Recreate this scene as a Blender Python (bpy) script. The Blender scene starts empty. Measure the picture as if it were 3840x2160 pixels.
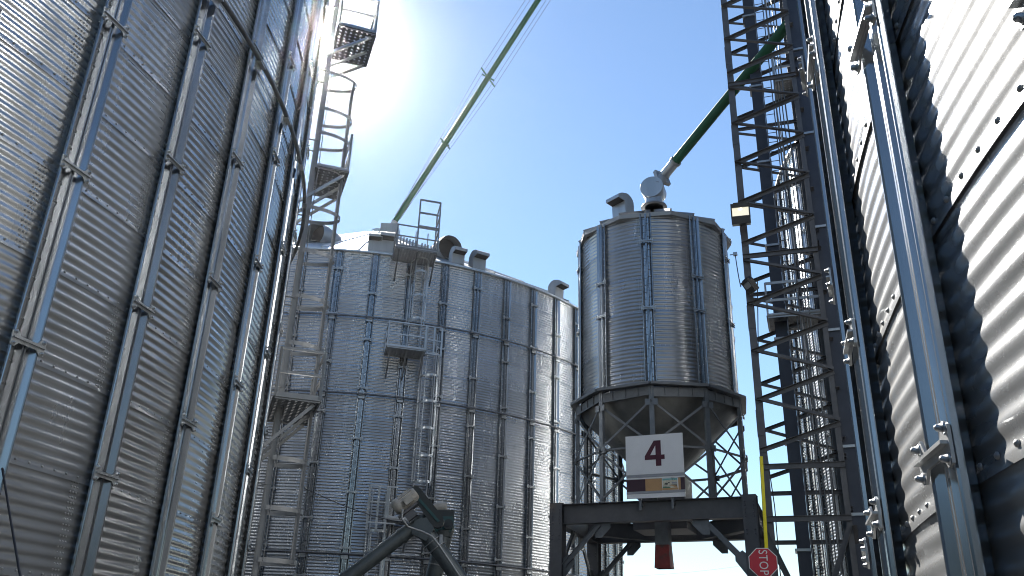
import bpy, math, random
import numpy as np
from mathutils import Vector, Matrix
random.seed(7); rng = np.random.default_rng(7)
S = bpy.context.scene
COL = S.collection
R_ = math.radians
PI = math.pi

# ------------------------------------------------------------------ camera, sky, sun, exposure
CAMZ = 1.7
PITCH, ROLL, FPX = 0.415495, 0.033415, 3230.0
cam_d = bpy.data.cameras.new('camera'); cam = bpy.data.objects.new('camera', cam_d); COL.objects.link(cam)
cam_d.sensor_width = 36.0; cam_d.lens = FPX * 36 / 3840; cam_d.clip_end = 3000; cam_d.clip_start = 0.05
_c, _s, _cp, _sp = math.cos(ROLL), math.sin(ROLL), math.cos(PITCH), math.sin(PITCH)
_fw = Vector((0, _cp, _sp)); _up0 = Vector((0, -_sp, _cp)); _rt0 = Vector((1, 0, 0))
_rt = _rt0 * _c + _up0 * _s; _up = _up0 * _c - _rt0 * _s
cam.matrix_world = Matrix(((_rt.x, _up.x, -_fw.x, 0), (_rt.y, _up.y, -_fw.y, 0), (_rt.z, _up.z, -_fw.z, CAMZ), (0, 0, 0, 1)))
S.camera = cam

SUN_AZ, SUN_EL = R_(-15.5), R_(38.4)
SUNV = Vector((math.sin(SUN_AZ) * math.cos(SUN_EL), math.cos(SUN_AZ) * math.cos(SUN_EL), math.sin(SUN_EL)))
W = bpy.data.worlds.new('World'); S.world = W; W.use_nodes = True
wn = W.node_tree.nodes; wl = W.node_tree.links
bg = wn['Background']; sky = wn.new('ShaderNodeTexSky'); sky.sky_type = 'NISHITA'
sky.sun_disc = False; sky.sun_elevation = SUN_EL; sky.sun_rotation = SUN_AZ
sky.air_density = 1.3; sky.dust_density = 0.07; sky.ozone_density = 4.5; sky.altitude = 0
wl.new(sky.outputs[0], bg.inputs[0]); bg.inputs[1].default_value = 0.055
ld = bpy.data.lights.new('sun', 'SUN'); sun = bpy.data.objects.new('sun', ld); COL.objects.link(sun)
ld.energy = 5.0; ld.angle = R_(0.53); ld.color = (1.0, 0.95, 0.88)
sun.rotation_euler = (-SUNV).to_track_quat('-Z', 'Y').to_euler(); sun.location = (0, 0, 60)
S.render.engine = 'CYCLES'; S.cycles.filter_width = 1.05
S.view_settings.view_transform = 'Standard'; S.view_settings.look = 'None'
S.view_settings.exposure = 1.62; S.view_settings.gamma = 1.0

# ------------------------------------------------------------------ helpers
def P(u, v, D):
    """world point seen at (u, v) of the 3840x2160 frame, D metres away along the ground"""
    x, y = (u - 1920) / FPX, -(v - 1080) / FPX
    X = _c * x - _s * y; Y = _s * x + _c * y
    d = np.array([X, _cp - _sp * Y, _sp + _cp * Y]); d = d / math.hypot(d[0], d[1])
    return np.array([0, 0, CAMZ]) + d * D

def V3(*a): return np.array(a, float)
def nrm(v):
    v = np.asarray(v, float); return v / np.linalg.norm(v)

class MB:
    def __init__(s): s.v = []; s.f = []; s.n = 0; s.sm = []
    def add(s, v, f, smooth=False):
        v = np.asarray(v, float).reshape(-1, 3)
        s.v.append(v); s.f += [tuple(i + s.n for i in q) for q in f]; s.sm += [smooth] * len(f); s.n += len(v)
    def box(s, c, hx, hy, hz, ax=None):
        ax = np.eye(3) if ax is None else np.asarray(ax, float)
        k = np.array([(i, j, l) for i in (-1, 1) for j in (-1, 1) for l in (-1, 1)], float) * (hx, hy, hz)
        s.add(np.asarray(c, float) + k @ ax, [(0, 1, 3, 2), (4, 6, 7, 5), (0, 4, 5, 1), (2, 3, 7, 6), (0, 2, 6, 4), (1, 5, 7, 3)]); return s
    def frame(s, p0, p1, up):
        p0, p1 = np.asarray(p0, float), np.asarray(p1, float); d = nrm(p1 - p0)
        up = np.asarray(up, float)
        if abs(d @ nrm(up)) > .98: up = V3(1, 0, 0) if abs(d[0]) < .9 else V3(0, 1, 0)
        x = nrm(np.cross(d, up)); y = np.cross(x, d); return p0, p1, x, y
    def sweep(s, prof, p0, p1, up=(0, 0, 1), caps=True, closed=True, smooth=False):
        p0, p1, x, y = s.frame(p0, p1, up); n = len(prof)
        a = [p0 + q[0] * x + q[1] * y for q in prof]; b = [p1 + q[0] * x + q[1] * y for q in prof]
        f = [(i, (i + 1) % n, n + (i + 1) % n, n + i) for i in range(n if closed else n - 1)]
        if caps and closed: f += [tuple(range(n))[::-1], tuple(range(n, 2 * n))]
        s.add(a + b, f, smooth); return s
    def bar(s, p0, p1, w, h, up=(0, 0, 1)):
        return s.sweep([(-w/2, -h/2), (w/2, -h/2), (w/2, h/2), (-w/2, h/2)], p0, p1, up)
    def angle(s, p0, p1, w, t=.008, up=(0, 0, 1), flip=1):
        return s.sweep([(0, 0), (flip*w, 0), (flip*w, t), (flip*t, t), (flip*t, w), (0, w)], p0, p1, up)
    def channel(s, p0, p1, w, d, t=.008, up=(0, 0, 1)):
        return s.sweep([(-w/2, 0), (w/2, 0), (w/2, d), (w/2-t, d), (w/2-t, t), (-w/2+t, t), (-w/2+t, d), (-w/2, d)], p0, p1, up)
    def ibeam(s, p0, p1, w, h, t=.014, up=(0, 0, 1)):
        a, b, c = w/2, h/2, t/2
        return s.sweep([(-a, -b), (a, -b), (a, -b+t), (c, -b+t), (c, b-t), (a, b-t), (a, b), (-a, b), (-a, b-t), (-c, b-t), (-c, -b+t), (-a, -b+t)], p0, p1, up)
    def tube(s, pts, r, n=10, closed=False, caps=True):
        pts = [np.asarray(p, float) for p in pts]; m = len(pts); rr = r if hasattr(r, '__len__') else [r] * m
        out = []; x = None
        for i in range(m):
            if closed: d = nrm(pts[(i+1) % m] - pts[i-1])
            else: d = nrm(pts[min(i+1, m-1)] - pts[max(i-1, 0)])
            if x is None:
                x = np.cross(d, V3(0, 0, 1)); x = nrm(x) if np.linalg.norm(x) > .05 else nrm(np.cross(d, V3(1, 0, 0)))
            x = nrm(x - (x @ d) * d); y = np.cross(d, x)
            out += [pts[i] + rr[i] * (math.cos(t) * x + math.sin(t) * y) for t in np.linspace(0, 2*PI, n, endpoint=False)]
        f = []
        for i in range(m if closed else m - 1):
            j = (i + 1) % m
            f += [(i*n+k, i*n+(k+1) % n, j*n+(k+1) % n, j*n+k) for k in range(n)]
        s.add(out, f, True)
        if caps and not closed:
            s.add(out[:n], [tuple(range(n))[::-1]]); s.add(out[-n:], [tuple(range(n))])
        return s
    def prism(s, poly, o, ux, uy, d):
        """polygon poly in axes ux, uy at o, extruded by the vector d"""
        o, ux, uy, d = map(lambda q: np.asarray(q, float), (o, ux, uy, d)); n = len(poly)
        a = [o + p[0]*ux + p[1]*uy for p in poly]; b = [q + d for q in a]
        s.add(a + b, [tuple(range(n))[::-1], tuple(range(n, 2*n))] + [(i, (i+1) % n, n+(i+1) % n, n+i) for i in range(n)]); return s
    def strip(s, arc, w, t, ax):
        """flat band following the points arc, w wide along ax, t thick"""
        arc = [np.asarray(p, float) for p in arc]; ax = nrm(ax); out = []; m = len(arc)
        for i in range(m):
            d = nrm(arc[min(i+1, m-1)] - arc[max(i-1, 0)]); nn = np.cross(d, ax)
            for a, b in ((-.5, -.5), (.5, -.5), (.5, .5), (-.5, .5)): out.append(arc[i] + a*w*ax + b*t*nn)
        f = []
        for i in range(m-1): f += [(i*4+k, i*4+(k+1) % 4, i*4+4+(k+1) % 4, i*4+4+k) for k in range(4)]
        f += [(3, 2, 1, 0), tuple((m-1)*4+k for k in range(4))]
        s.add(out, f); return s
    def mesh(s, name, mat, off=(0, 0, 0)):
        me = bpy.data.meshes.new(name); v = np.concatenate(s.v) - np.asarray(off, float)
        me.from_pydata(v.tolist(), [], s.f); me.polygons.foreach_set('use_smooth', s.sm)
        me.materials.append(mat); me.update(); return me
    def build(s, name, mat, parent=None, label=None):
        off = wloc(parent) if parent else (0, 0, 0)
        o = bpy.data.objects.new(name, s.mesh(name, mat, off)); COL.objects.link(o)
        if parent: o.parent = parent
        if label: o['label'] = label
        return o

def wloc(o):
    l = np.array(o.location); return l if o.parent is None else l + wloc(o.parent)
def thing(name, label, cat, loc=(0, 0, 0), group=None):
    o = bpy.data.objects.new(name, None); COL.objects.link(o); o.location = tuple(loc); o.empty_display_size = .3
    o['label'] = label; o['category'] = cat
    if group: o['group'] = group
    return o
def tag(o, label, cat, group=None):
    o['label'] = label; o['category'] = cat
    if group: o['group'] = group
    return o

def repeat_up(o, step, n):
    for i in range(1, n):
        c = o.copy(); COL.objects.link(c); c.parent = o.parent; c.location = Vector(o.location) + Vector((0, 0, step*i))
# ------------------------------------------------------------------ materials
def newmat(name):
    m = bpy.data.materials.new(name); m.use_nodes = True; nt = m.node_tree
    return m, nt.nodes, nt.links, nt.nodes['Principled BSDF']
def galv(name, c0, c1, r0, r1, tint=.12, spangle=45, metal=1.0, broad=.26):
    """galvanised steel: zinc spangle, faint rain streaks, sheets that differ a little"""
    m, n, l, b = newmat(name)
    tc = n.new('ShaderNodeTexCoord'); mp = n.new('ShaderNodeMapping'); mp.inputs['Scale'].default_value = (3.0, 3.0, .22)
    l.new(tc.outputs['Object'], mp.inputs[0])
    ns = n.new('ShaderNodeTexNoise'); ns.inputs['Scale'].default_value = 1.4; ns.inputs['Detail'].default_value = 6; l.new(mp.outputs[0], ns.inputs['Vector'])
    big = n.new('ShaderNodeTexNoise'); big.inputs['Scale'].default_value = .55; big.inputs['Detail'].default_value = 4; l.new(tc.outputs['Object'], big.inputs['Vector'])
    vo = n.new('ShaderNodeTexVoronoi'); vo.inputs['Scale'].default_value = spangle; l.new(tc.outputs['Object'], vo.inputs['Vector'])
    at = n.new('ShaderNodeAttribute'); at.attribute_name = 'sheet'
    sm = n.new('ShaderNodeMath'); sm.operation = 'MULTIPLY_ADD'; sm.inputs[1].default_value = tint; l.new(at.outputs['Fac'], sm.inputs[0])
    mx = n.new('ShaderNodeMath'); mx.operation = 'ADD'
    l.new(ns.outputs['Fac'], mx.inputs[0]); l.new(big.outputs['Fac'], mx.inputs[1])
    hf = n.new('ShaderNodeMath'); hf.operation = 'MULTIPLY'; hf.inputs[1].default_value = .5; l.new(mx.outputs[0], hf.inputs[0])
    l.new(hf.outputs[0], sm.inputs[2])
    cr = n.new('ShaderNodeValToRGB'); e = cr.color_ramp.elements
    e[0].position = .37; e[0].color = (*c0, 1); e[1].position = .63; e[1].color = (*c1, 1); l.new(sm.outputs[0], cr.inputs[0])
    l.new(cr.outputs[0], b.inputs['Base Color'])
    sp = n.new('ShaderNodeMath'); sp.operation = 'MULTIPLY_ADD'; sp.inputs[1].default_value = .12
    sep = n.new('ShaderNodeSeparateColor'); l.new(vo.outputs['Color'], sep.inputs[0]); l.new(sep.outputs[0], sp.inputs[0]); l.new(hf.outputs[0], sp.inputs[2])
    rr = n.new('ShaderNodeMapRange'); rr.inputs[1].default_value = .3; rr.inputs[2].default_value = .75; rr.inputs[3].default_value = r0; rr.inputs[4].default_value = r1
    l.new(sp.outputs[0], rr.inputs[0]); l.new(rr.outputs[0], b.inputs['Roughness'])
    b.inputs['Metallic'].default_value = metal
    if broad:   # zinc scatters in two lobes: a fairly sharp sheen and a wide dusty one
        b2 = n.new('ShaderNodeBsdfPrincipled'); b2.inputs['Base Color'].default_value = (.44, .45, .455, 1); b2.inputs['Metallic'].default_value = .25; b2.inputs['Roughness'].default_value = .56
        mix = n.new('ShaderNodeMixShader'); mix.inputs[0].default_value = broad; l.new(b.outputs[0], mix.inputs[1]); l.new(b2.outputs[0], mix.inputs[2])
        l.new(mix.outputs[0], n['Material Output'].inputs[0])
    return m
def paint(name, c, rough=.5, var=.25, scale=6, metal=0.0, rust=None, rustamt=.62):
    m, n, l, b = newmat(name)
    tc = n.new('ShaderNodeTexCoord'); ns = n.new('ShaderNodeTexNoise'); ns.inputs['Scale'].default_value = scale; ns.inputs['Detail'].default_value = 8; ns.inputs['Roughness'].default_value = .65
    l.new(tc.outputs['Object'], ns.inputs['Vector'])
    cr = n.new('ShaderNodeValToRGB'); e = cr.color_ramp.elements
    e[0].position = .3; e[0].color = (*[x*(1-var) for x in c], 1); e[1].position = .7; e[1].color = (*[min(1, x*(1+var)) for x in c], 1)
    l.new(ns.outputs['Fac'], cr.inputs[0])
    if rust:
        n2 = n.new('ShaderNodeTexNoise'); n2.inputs['Scale'].default_value = scale*.6; n2.inputs['Detail'].default_value = 10; l.new(tc.outputs['Object'], n2.inputs['Vector'])
        r2 = n.new('ShaderNodeValToRGB'); r2.color_ramp.elements[0].position = rustamt; r2.color_ramp.elements[1].position = rustamt+.1; l.new(n2.outputs['Fac'], r2.inputs[0])
        mm = n.new('ShaderNodeMix'); mm.data_type = 'RGBA'; l.new(r2.outputs[0], mm.inputs[0]); l.new(cr.outputs[0], mm.inputs[6]); mm.inputs[7].default_value = (*rust, 1)
        l.new(mm.outputs[2], b.inputs['Base Color'])
    else: l.new(cr.outputs[0], b.inputs['Base Color'])
    mr = n.new('ShaderNodeMapRange'); mr.inputs[3].default_value = max(.05, rough-.1); mr.inputs[4].default_value = min(1, rough+.12); l.new(ns.outputs['Fac'], mr.inputs[0]); l.new(mr.outputs[0], b.inputs['Roughness'])
    b.inputs['Metallic'].default_value = metal
    return m
M = {}
M['wall'] = galv('galvanised_sheet', (.29, .303, .312), (.51, .523, .532), .13, .22)
M['wall_far'] = galv('galvanised_sheet_weathered', (.36, .372, .38), (.56, .572, .58), .18, .27)
M['stiff'] = galv('galvanised_stiffener', (.27, .285, .30), (.40, .415, .43), .18, .24, broad=.06, spangle=20)
M['galv'] = galv('galvanised_steel', (.30, .32, .335), (.43, .45, .465), .25, .42)
M['dull'] = galv('dull_zinc', (.20, .205, .21), (.31, .315, .32), .4, .6, metal=.85)
M['roof'] = galv('roof_sheet', (.42, .44, .45), (.55, .57, .58), .3, .45)
M['pipe'] = paint('dark_pipe', (.13, .135, .145), .42, .2, metal=.6)
M['tower'] = paint('tower_steel', (.085, .085, .09), .42, .25, 3, metal=.35, rust=(.085, .065, .055), rustamt=.75)
M['casing'] = paint('elevator_casing', (.040, .046, .062), .42, .2, 2, metal=.4)
M['beam'] = paint('grey_beam', (.085, .085, .09), .5, .2, 3, rust=(.11, .085, .07), rustamt=.66)
M['leg'] = paint('zinc_leg', (.16, .17, .18), .5, .2, 4, metal=.5)
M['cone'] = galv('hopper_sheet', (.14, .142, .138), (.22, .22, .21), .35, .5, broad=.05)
M['green'] = paint('green_paint', (.018, .088, .042), .5, .15, 2)
M['hood'] = paint('vent_shade', (.20, .20, .20), .6, .2)
M['green'].node_tree.nodes['Principled BSDF'].inputs['Specular IOR Level'].default_value = .2
M['dark'] = paint('mouth_shade', (.03, .027, .025), .8, .1)  # near-black colour standing in for the shade inside vent and fan mouths
M['bolt'] = galv('bolt_zinc_shadowed', (.15, .15, .15), (.24, .24, .235), .35, .5, metal=.7)  # zinc made darker, the shadow around each bolt put into the colour
M['white'] = paint('white_board', (.72, .72, .72), .45, .04, 3)
M['maroon'] = paint('maroon_vinyl', (.065, .006, .02), .4, .1)
M['plum'] = paint('plum_vinyl', (.045, .016, .028), .4, .1)
M['tan'] = paint('tan_vinyl', (.46, .27, .12), .45, .1)
M['greybar'] = paint('grey_strip', (.30, .31, .33), .4, .08)
M['yellow'] = paint('yellow_paint', (.72, .62, .01), .45, .06)
M['red'] = paint('stop_red', (.50, .012, .03), .35, .06)
M['redtip'] = paint('red_rusty_paint', (.28, .035, .028), .55, .3, 5, rust=(.12, .05, .04), rustamt=.55)
M['black'] = paint('black_plastic', (.018, .018, .02), .4, .1)
M['auger'] = paint('auger_steel', (.085, .10, .105), .5, .25, 4, metal=.4, rust=(.16, .14, .12), rustamt=.7)
M['motor'] = paint('motor_grey', (.34, .32, .285), .55, .25, 9)
M['teal'] = paint('teal_paint', (.012, .06, .062), .45, .2)
M['belt'] = paint('black_guard', (.016, .018, .018), .45, .2)
M['concrete'] = paint('concrete', (.36, .35, .33), .9, .18, 1.2)
M['cable'] = paint('cable_black', (.03, .03, .035), .6, .1)
M['teal_print'] = paint('print_teal', (.18, .45, .44), .5, .2, 8)
M['cream_print'] = paint('print_cream', (.55, .52, .40), .5, .3, 14)
M['green_print'] = paint('print_green', (.08, .20, .12), .5, .3, 14)
M['dark_print'] = paint('print_dark', (.07, .07, .06), .5, .3, 14)
m, n, l, b = newmat('lamp_lens'); b.inputs['Base Color'].default_value = (.8, .78, .65, 1)
b.inputs['Emission Color'].default_value = (1, .93, .72, 1); b.inputs['Emission Strength'].default_value = .24; b.inputs['Roughness'].default_value = .2
M['lens'] = m
m, n, l, b = newmat('lamp_bulb'); b.inputs['Emission Color'].default_value = (1, .97, .85, 1); b.inputs['Emission Strength'].default_value = 3; M['bulb'] = m
def groundmat():
    m, n, l, b = newmat('gravel_yard')
    tc = n.new('ShaderNodeTexCoord'); a = n.new('ShaderNodeTexNoise'); a.inputs['Scale'].default_value = .4; a.inputs['Detail'].default_value = 8
    v = n.new('ShaderNodeTexVoronoi'); v.inputs['Scale'].default_value = 30
    l.new(tc.outputs['Object'], a.inputs['Vector']); l.new(tc.outputs['Object'], v.inputs['Vector'])
    mx = n.new('ShaderNodeMath'); mx.operation = 'MULTIPLY_ADD'; mx.inputs[1].default_value = .35; l.new(v.outputs['Distance'], mx.inputs[0]); l.new(a.outputs['Fac'], mx.inputs[2])
    cr = n.new('ShaderNodeValToRGB'); cr.color_ramp.elements[0].color = (.045, .044, .043, 1); cr.color_ramp.elements[1].color = (.095, .092, .088, 1)
    cr.color_ramp.elements[0].position = .3; cr.color_ramp.elements[1].position = .8
    l.new(mx.outputs[0], cr.inputs[0]); l.new(cr.outputs[0], b.inputs['Base Color']); b.inputs['Roughness'].default_value = .95
    bp = n.new('ShaderNodeBump'); bp.inputs['Strength'].default_value = .5; bp.inputs['Distance'].default_value = .02; l.new(mx.outputs[0], bp.inputs['Height']); l.new(bp.outputs[0], b.inputs['Normal'])
    return m
M['ground'] = groundmat()

# ------------------------------------------------------------------ ground
g = MB(); N = 24; xs = np.linspace(-900, 900, N)
g.add([(x, y, 0) for x in xs for y in xs], [(i*N+j, (i+1)*N+j, (i+1)*N+j+1, i*N+j+1) for i in range(N-1) for j in range(N-1)])
go = g.build('ground', M['ground']); go['kind'] = 'structure'

# ------------------------------------------------------------------ silos
H = 0.9664; Z0 = 0.43
def rad(th): return V3(math.cos(th), math.sin(th), 0)
def tan_(th): return V3(-math.sin(th), math.cos(th), 0)

def wall_mesh(name, R, z0, rings, h, nc, spw, ncol, mat, th_s, dth, amp=.0068, lap=.006, wob=.0008, off=(0, 0, 0), sub=None):
    """corrugated wall: each ring laps over the one below; 'sheet' differs from sheet to sheet"""
    th = np.linspace(0, 2*PI, ncol, endpoint=False) if sub is None else sub
    ncol = len(th)
    rows = nc*spw + 1; vs = []; fs = []; base = 0; att = []
    sheet_i = lambda k: np.floor(((np.append(th[1:], th[0]+2*PI) + th)/2 - th_s) / (2*dth) + (.5 if k % 2 else 0)).astype(int)
    nsh = int(round(2*PI/(2*dth)))
    for k in range(rings):
        t = np.linspace(0, 1, rows); zz = z0 + k*h + t*h; zz[0] -= .025
        r = R + amp*np.cos(2*PI*nc*t) + lap*(1-t)
        rr, tt = np.meshgrid(r, th, indexing='ij')
        for q in range(5):   # the sheets are never perfectly true
            wl_ = rng.uniform(.5, 2.2); wz = rng.uniform(.4, 1.4); rr = rr + wob*wl_*np.sin(tt*R*2*PI/wl_/ (1 if q else 2) + rng.uniform(0, 6.3) + zz[:, None]*2*PI/wz*rng.choice([-1, 1]))
        z2 = np.repeat(zz[:, None], ncol, 1)
        vs.append(np.stack([rr*np.cos(tt)+off[0], rr*np.sin(tt)+off[1], z2], -1).reshape(-1, 3))
        i = np.arange(rows-1)[:, None]*ncol; j = np.arange(ncol)[None]; jn = (j+1) % ncol
        f = np.stack([i+j, i+jn, i+ncol+jn, i+ncol+j], -1).reshape(-1, 4) + base
        fs.append(f); base += rows*ncol
        rv = rng.random(nsh+4) - .5
        att.append(np.tile(rv[sheet_i(k) % nsh], (rows-1)))
    return np.concatenate(vs), np.concatenate(fs), np.concatenate(att)

def fast_mesh(name, v, quads, mat, att=None, nb=0):
    me = bpy.data.meshes.new(name); nq = len(quads)
    me.vertices.add(len(v)); me.vertices.foreach_set('co', v.astype(np.float32).ravel())
    me.loops.add(nq*4); me.loops.foreach_set('vertex_index', quads.astype(np.int32).ravel())
    me.polygons.add(nq); me.polygons.foreach_set('loop_start', np.arange(0, nq*4, 4, dtype=np.int32))
    me.update(calc_edges=True); me.polygons.foreach_set('use_smooth', np.ones(nq, bool))
    if att is not None:
        a = me.attributes.new('sheet', 'FLOAT', 'FACE'); a.data.foreach_set('value', att.astype(np.float32))
    me.materials.append(mat)
    if nb:
        me.materials.append(M['bolt']); mi = np.zeros(nq, np.int32); mi[nq-nb:] = 1; me.polygons.foreach_set('material_index', mi)
    me.update(); return me

def bolt_arrays(pos, nor, r=.013, h=.011, n=8):
    """washer + domed head at each point, all as quads"""
    pos = np.asarray(pos, float); nor = np.asarray(nor, float)
    up = np.array([0, 0, 1.]); x = np.cross(up, nor); x /= np.linalg.norm(x, axis=1, keepdims=True); y = np.cross(nor, x)
    t = np.linspace(0, 2*PI, n, endpoint=False); rings = [(1.35*r, -.004), (1.35*r, .003), (.95*r, .0035), (.8*r, h*.75), (.35*r, h)]
    V = []
    for rr, hh in rings:
        V.append(pos[:, None] + rr*(np.cos(t)[None, :, None]*x[:, None] + np.sin(t)[None, :, None]*y[:, None]) + hh*nor[:, None])
    V = np.stack(V, 1)  # m, rings, n, 3
    m = len(pos); nr = len(rings); F = []
    for a in range(nr-1):
        for k in range(n):
            F.append((a*n+k, a*n+(k+1) % n, (a+1)*n+(k+1) % n, (a+1)*n+k))
    a = (nr-1)*n
    for k in range(0, n-2, 2): F.append((a, a+k+1, a+k+2, a+(k+3) % n if k+3 < n else a))
    F = [f for f in F if len(set(f)) == 4]
    F = np.array(F); Q = (F[None] + (np.arange(m)*nr*n)[:, None, None]).reshape(-1, 4)
    return V.reshape(-1, 3), Q

STIFF = [(-.165, .066), (-.163, .084), (-.158, .092), (-.149, .092), (-.140, .084), (-.084, .012), (-.046, .012), (-.024, .078), (-.007, .078), (0, .050),
         (.007, .078), (.024, .078), (.046, .012), (.084, .012), (.140, .084), (.149, .092), (.158, .092), (.163, .084), (.165, .066)]
def stiffener_mesh(name, R, z0, z1, sc=1.0, bolts=True):
    b = MB(); prof = [(p[0]*sc, p[1]*sc) for p in STIFF]
    prof2 = prof + [(p[0], p[1]-.005) for p in prof[::-1]]
    n = len(prof2)
    vs = [(R+.004+q[1], q[0], z0) for q in prof2] + [(R+.004+q[1], q[0], z1) for q in prof2]
    b.add(vs, [(i, (i+1) % n, n+(i+1) % n, n+i) for i in range(n)])
    if bolts:
        pos = []; z = z0 + .12
        while z < z1:
            pos.append((R+.014*sc, -.066*sc, z)); pos.append((R+.016*sc, .066*sc, z+.06)); z += .215
        v, q = bolt_arrays(pos, np.tile((1., 0, 0), (len(pos), 1)), r=.012, h=.013, n=6); nf = len(b.f)
        b.add(v, [tuple(f) for f in q], True)
    me = b.mesh(name, M['stiff'])
    if bolts:
        me.materials.append(M['bolt']); mi = np.zeros(len(me.polygons), np.int32); mi[nf:] = 1; me.polygons.foreach_set('material_index', mi)
    return me
def splice_mesh(R, sc=1.0):
    b = MB()
    poly = [(-.20, -.075), (-.15, -.082), (-.105, -.035), (.105, -.035), (.15, -.082), (.20, -.075), (.205, .06), (.15, .085), (.10, .03), (-.10, .03), (-.15, .085), (-.205, .06)]
    b.prism([(p[0]*sc, p[1]*sc) for p in poly], (R+.106*sc, 0, 0), (0, 1, 0), (0, 0, 1), (.012, 0, 0))
    b.box((R+.130*sc, 0, 0), .014, .19*sc, .006)
    pos = [(R+.119*sc, x*sc, zz*sc) for x in (-.17, .17) for zz in (-.055, .055)]
    v, q = bolt_arrays(pos, np.tile((1., 0, 0), (4, 1)), r=.017, h=.03, n=6); b.add(v, [tuple(f) for f in q], True)
    return b.mesh('splice_plate', M['galv'])

def ring_cone(b, cx, cy, prof, n, th0=0., smooth=False):
    """surface of revolution through (r, z) points with n sides"""
    vs = []; m = len(prof)
    for r, z in prof: vs += [(cx + r*math.cos(th0+2*PI*k/n), cy + r*math.sin(th0+2*PI*k/n), z) for k in range(n)]
    b.add(vs, [(i*n+k, i*n+(k+1) % n, (i+1)*n+(k+1) % n, (i+1)*n+k) for i in range(m-1) for k in range(n)], smooth)

def silo(label, cx, cy, R, rings, th0, dth, ks, mat, spw=8, ncol=240, bolt_ks=None, vseam=None, splice=None, roof_slope=30, nst=60, bolt_r=.0095, hz=True, amp=.0068):
    root = thing('grain_silo', label, 'grain silo', (cx, cy, 0), 'corrugated steel grain silos')
    z1 = Z0 + rings*H
    f = MB(); ring_cone(f, cx, cy, [(R+.25, 0), (R+.25, Z0-.06), (R+.18, Z0), (R-.3, Z0)], 120, smooth=False); f.build('foundation', M['concrete'], root)
    nb = 0
    v, q, a = wall_mesh('wall', R, Z0, rings, H, 9, spw, ncol, mat, th0 - R_(1.1), dth, amp=amp)
    if bolt_ks is not None:
        pos = []; nor = []
        for k in range(bolt_ks[0], bolt_ks[1]):
            for j in range(1, rings):
                if hz:
                    for i in range(8):
                        t = th0 + k*dth + dth*(i + .75)/8.5
                        pos.append((math.cos(t)*(R+amp+.005), math.sin(t)*(R+amp+.005), Z0 + j*H + .026)); nor.append((math.cos(t), math.sin(t), 0))
            if vseam is not None:
                for j in range(rings):
                    if (j + k) % 2 == vseam:
                        for i in range(18):
                            for c in range(3):
                                t = th0 + (k+1)*dth - (.245 + .042*c + (.014 if i % 2 else 0))/R
                                zz = Z0 + j*H + (i+.6)/18*H; ph = (zz - Z0 - j*H)/H
                                rr = R + amp*math.cos(2*PI*9*ph) + .006*(1-ph) - .001
                                pos.append((math.cos(t)*rr, math.sin(t)*rr, zz)); nor.append((math.cos(t), math.sin(t), 0))
        bv, bq = bolt_arrays(pos, nor, r=bolt_r, h=bolt_r*.9)
        nb = len(bq); q = np.concatenate([q, bq + len(v)]); v = np.concatenate([v, bv]); a = np.concatenate([a, np.zeros(len(bq))])
    o = bpy.data.objects.new('wall', fast_mesh('wall', v, q, mat, a, nb)); COL.objects.link(o); o.parent = root
    sm = stiffener_mesh('stiffener', R, Z0, z1 - .03); sp = splice_mesh(R)
    for k in ks:
        st = bpy.data.objects.new('stiffener', sm); COL.objects.link(st); st.parent = root; st.rotation_euler = (0, 0, th0 + k*dth)
        for j in (splice(k) if splice else [j for j in range(1, rings) if j % 2 == k % 2]):
            s2 = bpy.data.objects.new('splice_plate', sp); COL.objects.link(s2); s2.parent = st; s2.location = (0, 0, Z0 + j*H + .10)
    # roof with standing ribs
    r = MB(); sl = math.tan(R_(roof_slope)); zp = z1 + (R-.45)*sl
    ring_cone(r, cx, cy, [(R+.02, z1-.10), (R+.14, z1-.09), (R+.14, z1-.02), (.45, zp), (.45, zp+.25), (.02, zp+.3)], nst*2, th0)
    for k in range(nst):
        t = th0 + (k+.5)*2*PI/nst; d = rad(t); c = V3(cx, cy, 0)
        r.bar(c + d*(R+.15) + V3(0, 0, z1+.005), c + d*1.2 + V3(0, 0, z1+(R-1.2)*sl+.045), .05, .085)
    r.build('roof', M['roof'], root)
    return root, z1, zp

LC = (-17.76, 12.03); RC = (15.155, .526); BC = (-7.86, 44.788); CC = (24.6, 28.9); RS = 13.72; D6 = R_(6.0)
left, EAVE, _ = silo('corrugated galvanised silo in shade that fills the left third of the picture', *LC, RS, 17, R_(-17.85), D6, range(-3, 6), M['wall'],
                     spw=8, ncol=300, bolt_ks=(-3, 7), vseam=0)
right, _, _ = silo('sunlit corrugated silo so close that it glares white along the right edge', *RC, RS, 17, R_(169.25), D6, range(-3, 4), M['wall'],
                   spw=10, ncol=480, bolt_ks=(-4, 4), vseam=None, splice=lambda k: {0: [2, 4, 6, 8, 10], 1: [3, 5], -1: [2, 3, 5, 7, 9]}.get(k, [j for j in range(1, 17) if j % 2 == k % 2]), bolt_r=.010, amp=.0046)
back, _, BPEAK = silo('round corrugated silo standing at the end of the yard with hooded vents on its roof', *BC, RS, 17, -1.5032, D6, range(-5, 13), M['wall_far'],
                      spw=8, ncol=240, bolt_ks=(-2, 10), vseam=1, amp=.0088)
farr, CEAVE, _ = silo('taller corrugated silo glimpsed behind the lattice of the dark tower', *CC, RS, 21, R_(200), D6, range(-7, 8), M['wall_far'], spw=8, ncol=180, amp=.0095)

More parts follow.
